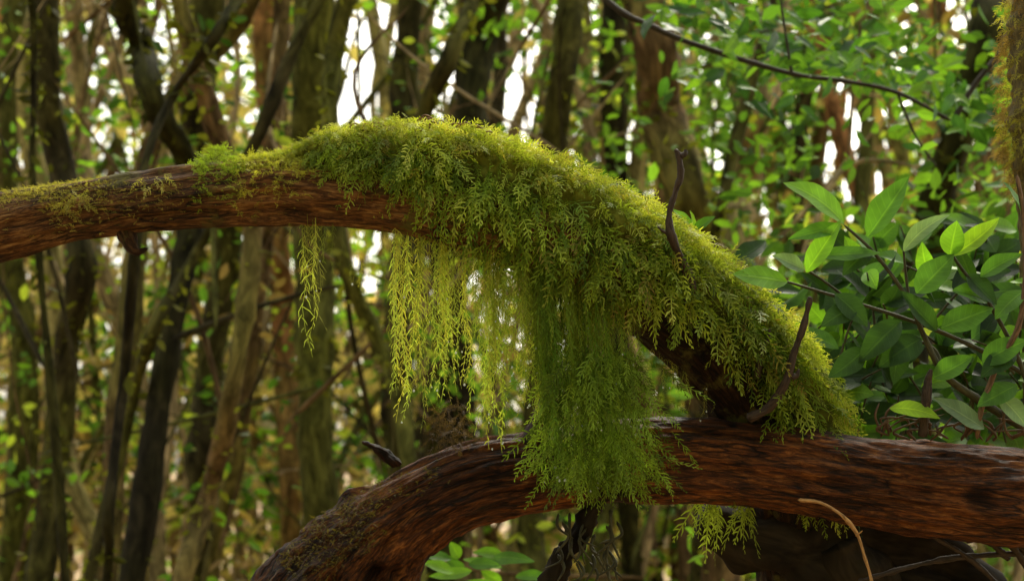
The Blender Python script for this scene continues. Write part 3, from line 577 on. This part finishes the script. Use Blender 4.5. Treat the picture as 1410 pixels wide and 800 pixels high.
cloud(mb,410,40,9,17,(-300,1000),(330,850),(0.09,0.2),0.55,[GB,GM,TN,BN,YG,GD],[0.16,0.12,0.38,0.2,0.1,0.04])
cloud(mb,270,38,8,16,(900,1700),(-100,850),(0.10,0.2),0.5,[GB,GM,TN,BN,YG,GD],[0.32,0.24,0.12,0.07,0.17,0.08])
mb.build('distant_foliage',[M_FOL],smooth=False)
mb=MB(); made=0
while made<260:
    D=rng.uniform(7,18); x=rng.uniform(-300,1700); p0=W(x,800,D-D0); z0=gz(p0[:1],p0[1:2])[0]-0.1; ln=rng.normal(0,0.17,2); cv=rng.normal(0,0.25)
    r=rng.uniform(0.018,0.07); c=np.array([TINT['tan'],TINT['brown'],TINT['gold'],TINT['moss'],TINT['drk2'],TINT['red']][rng.choice(6,p=[.34,.2,.16,.14,.11,.05])])*1.1
    zz=np.linspace(z0,9,11); ph=rng.uniform(0,6)
    P4=np.array([[p0[0]+ln[0]*(z-1.5)+cv*math.sin(z*0.9+ph)+rng.normal()*0.07,p0[1]+ln[1]*z,z,r*(1-0.05*(z))] for z in zz])
    q=catmull(P4,60)[:,:3]; qx,qy=px_of(q); hit=0
    for gx,gy,a,b in gaps[:3]+gaps[4:7]: hit+=int(np.any((((qx-gx)/a)**2+((qy-gy)/b)**2)<0.8))
    if hit and rng.random()<0.68: continue
    made+=1
    tube(mb,P4,8,44,lambda bk,rr,dd_,u:rr*0.3*vnoise(bk*12),tint=c)
for _ in range(520):
    D=rng.uniform(4.5,12); a=W(rng.uniform(-200,1500),rng.uniform(-80,850),D-D0); l=rng.uniform(0.5,1.8); an=rng.normal(math.pi/2,0.7); e=a+np.array([math.cos(an)*l,rng.normal()*0.3,math.sin(an)*l]); m_=(a+e)/2+rng.normal(0,0.1,3); r=rng.uniform(0.003,0.012)
    tube(mb,np.array([[*a,r],[*m_,r*0.8],[*e,r*0.4]]),6,14,tint=np.array(TINT[['brown','drk2','tan','moss'][rng.integers(4)]]))
mb.build('distant_trees',[M_TRUNK])
mb=MB(); n=4200
P=np.stack([rng.uniform(-14,14,n),rng.uniform(-12,16,n),rng.uniform(5.5,8.5,n)],1); cl=((P[:,0]-0.8)/4.0)**2+((P[:,1]-3.4)/4.8)**2; P=P[(cl>1)&(fbm(P*0.45,2)>-0.15)]
sleaves(mb,P,rng.uniform(0.25,0.42,len(P)),FOLC[rng.integers(0,5,len(P))],flat=0.6)  # unseen leaves overhead, added to darken the moss sides; clearing lets sun through
n=4600; an=rng.uniform(math.pi*0.97,math.pi*2.03,n); R_=rng.uniform(4.5,8.5,n); P=np.stack([R_*np.cos(an),-1.5+R_*np.sin(an),rng.uniform(0,5.8,n)],1)
sleaves(mb,P,rng.uniform(0.24,0.4,n),FOLC[rng.integers(0,5,n)]*0.7,flat=0.3)  # unseen leaf wall behind the camera, added to block front light
mb.build('unseen_shading_leaves',[M_FOL],smooth=False)
# ================================================================== GROUND
gx=np.concatenate([np.linspace(-400,-30,12),np.linspace(-28,28,90),np.linspace(30,400,12)]); gy=np.concatenate([np.linspace(-400,-22,12),np.linspace(-20,36,90),np.linspace(40,500,12)])
X,Y=np.meshgrid(gx,gy,indexing='ij'); Z=gz(X,Y)
i=np.arange(len(gx)-1)[:,None]*len(gy); j=np.arange(len(gy)-1)[None]
mb=MB(); mb.add(np.stack([X,Y,Z],-1),np.stack([i+j,i+len(gy)+j,i+len(gy)+j+1,i+j+1],-1))
m,nt,Nn,Ll=newmat('leaf_litter'); g=Nn.new('ShaderNodeNewGeometry'); n1=Nn.new('ShaderNodeTexNoise'); n1.inputs['Scale'].default_value=3; n1.inputs['Detail'].default_value=9; Ll.new(g.outputs['Position'],n1.inputs['Vector'])
v=Nn.new('ShaderNodeTexVoronoi'); v.inputs['Scale'].default_value=18; Ll.new(g.outputs['Position'],v.inputs['Vector'])
rp=Nn.new('ShaderNodeValToRGB'); e=rp.color_ramp.elements; e[0].position=0.35;e[0].color=(0.08,0.05,0.02,1);e[1].position=0.7;e[1].color=(0.14,0.15,0.04,1); x=e.new(0.52);x.color=(0.32,0.19,0.08,1); Ll.new(n1.outputs['Fac'],rp.inputs[0])
bp=Nn.new('ShaderNodeBump'); bp.inputs['Distance'].default_value=0.03; Ll.new(v.outputs['Distance'],bp.inputs['Height'])
b=Nn.new('ShaderNodeBsdfPrincipled'); b.inputs['Roughness'].default_value=0.9; Ll.new(rp.outputs[0],b.inputs['Base Color']); Ll.new(bp.outputs[0],b.inputs['Normal']); o=Nn.new('ShaderNodeOutputMaterial'); Ll.new(b.outputs[0],o.inputs[0])
mb.build('ground',[m])
# ================================================================== LIGHT
w=bpy.data.worlds.new('World'); scene.world=w; w.use_nodes=True; nt=w.node_tree; bg=nt.nodes['Background']
sky=nt.nodes.new('ShaderNodeTexSky'); sky.sky_type='NISHITA'; sky.sun_disc=False
dirv=np.array([0.30,0.85,1.0]); dirv/=np.linalg.norm(dirv)
sky.sun_elevation=math.asin(dirv[2]); sky.sun_rotation=math.atan2(dirv[0],dirv[1]); sky.dust_density=5; sky.air_density=1.2
hs=nt.nodes.new('ShaderNodeHueSaturation'); hs.inputs['Saturation'].default_value=0.3
mx=nt.nodes.new('ShaderNodeMix'); mx.data_type='RGBA'; mx.blend_type='MULTIPLY'; mx.inputs[0].default_value=1; mx.inputs[7].default_value=(1.0,0.97,0.86,1)
nt.links.new(sky.outputs[0],hs.inputs['Color']); nt.links.new(hs.outputs[0],mx.inputs[6]); nt.links.new(mx.outputs[2],bg.inputs[0]); bg.inputs[1].default_value=0.38
from mathutils import Vector
sd=bpy.data.lights.new('sun','SUN'); sd.energy=5.0; sd.angle=math.radians(12); sd.color=(1,0.94,0.78); so=bpy.data.objects.new('sun',sd); scene.collection.objects.link(so)
so.rotation_euler=Vector(dirv).to_track_quat('Z','Y').to_euler()
# ================================================================== CAMERA
cd=bpy.data.cameras.new('camera'); cd.lens=50; cd.sensor_width=36; cd.clip_start=0.05; cd.clip_end=1500; cd.dof.use_dof=True; cd.dof.focus_distance=1.92; cd.dof.aperture_fstop=4.8
co=bpy.data.objects.new('camera',cd); scene.collection.objects.link(co); co.location=C; co.rotation_euler=(math.radians(90)+TH,0,0); scene.camera=co
scene.view_settings.view_transform='Standard'; scene.view_settings.look='None'; scene.view_settings.exposure=0
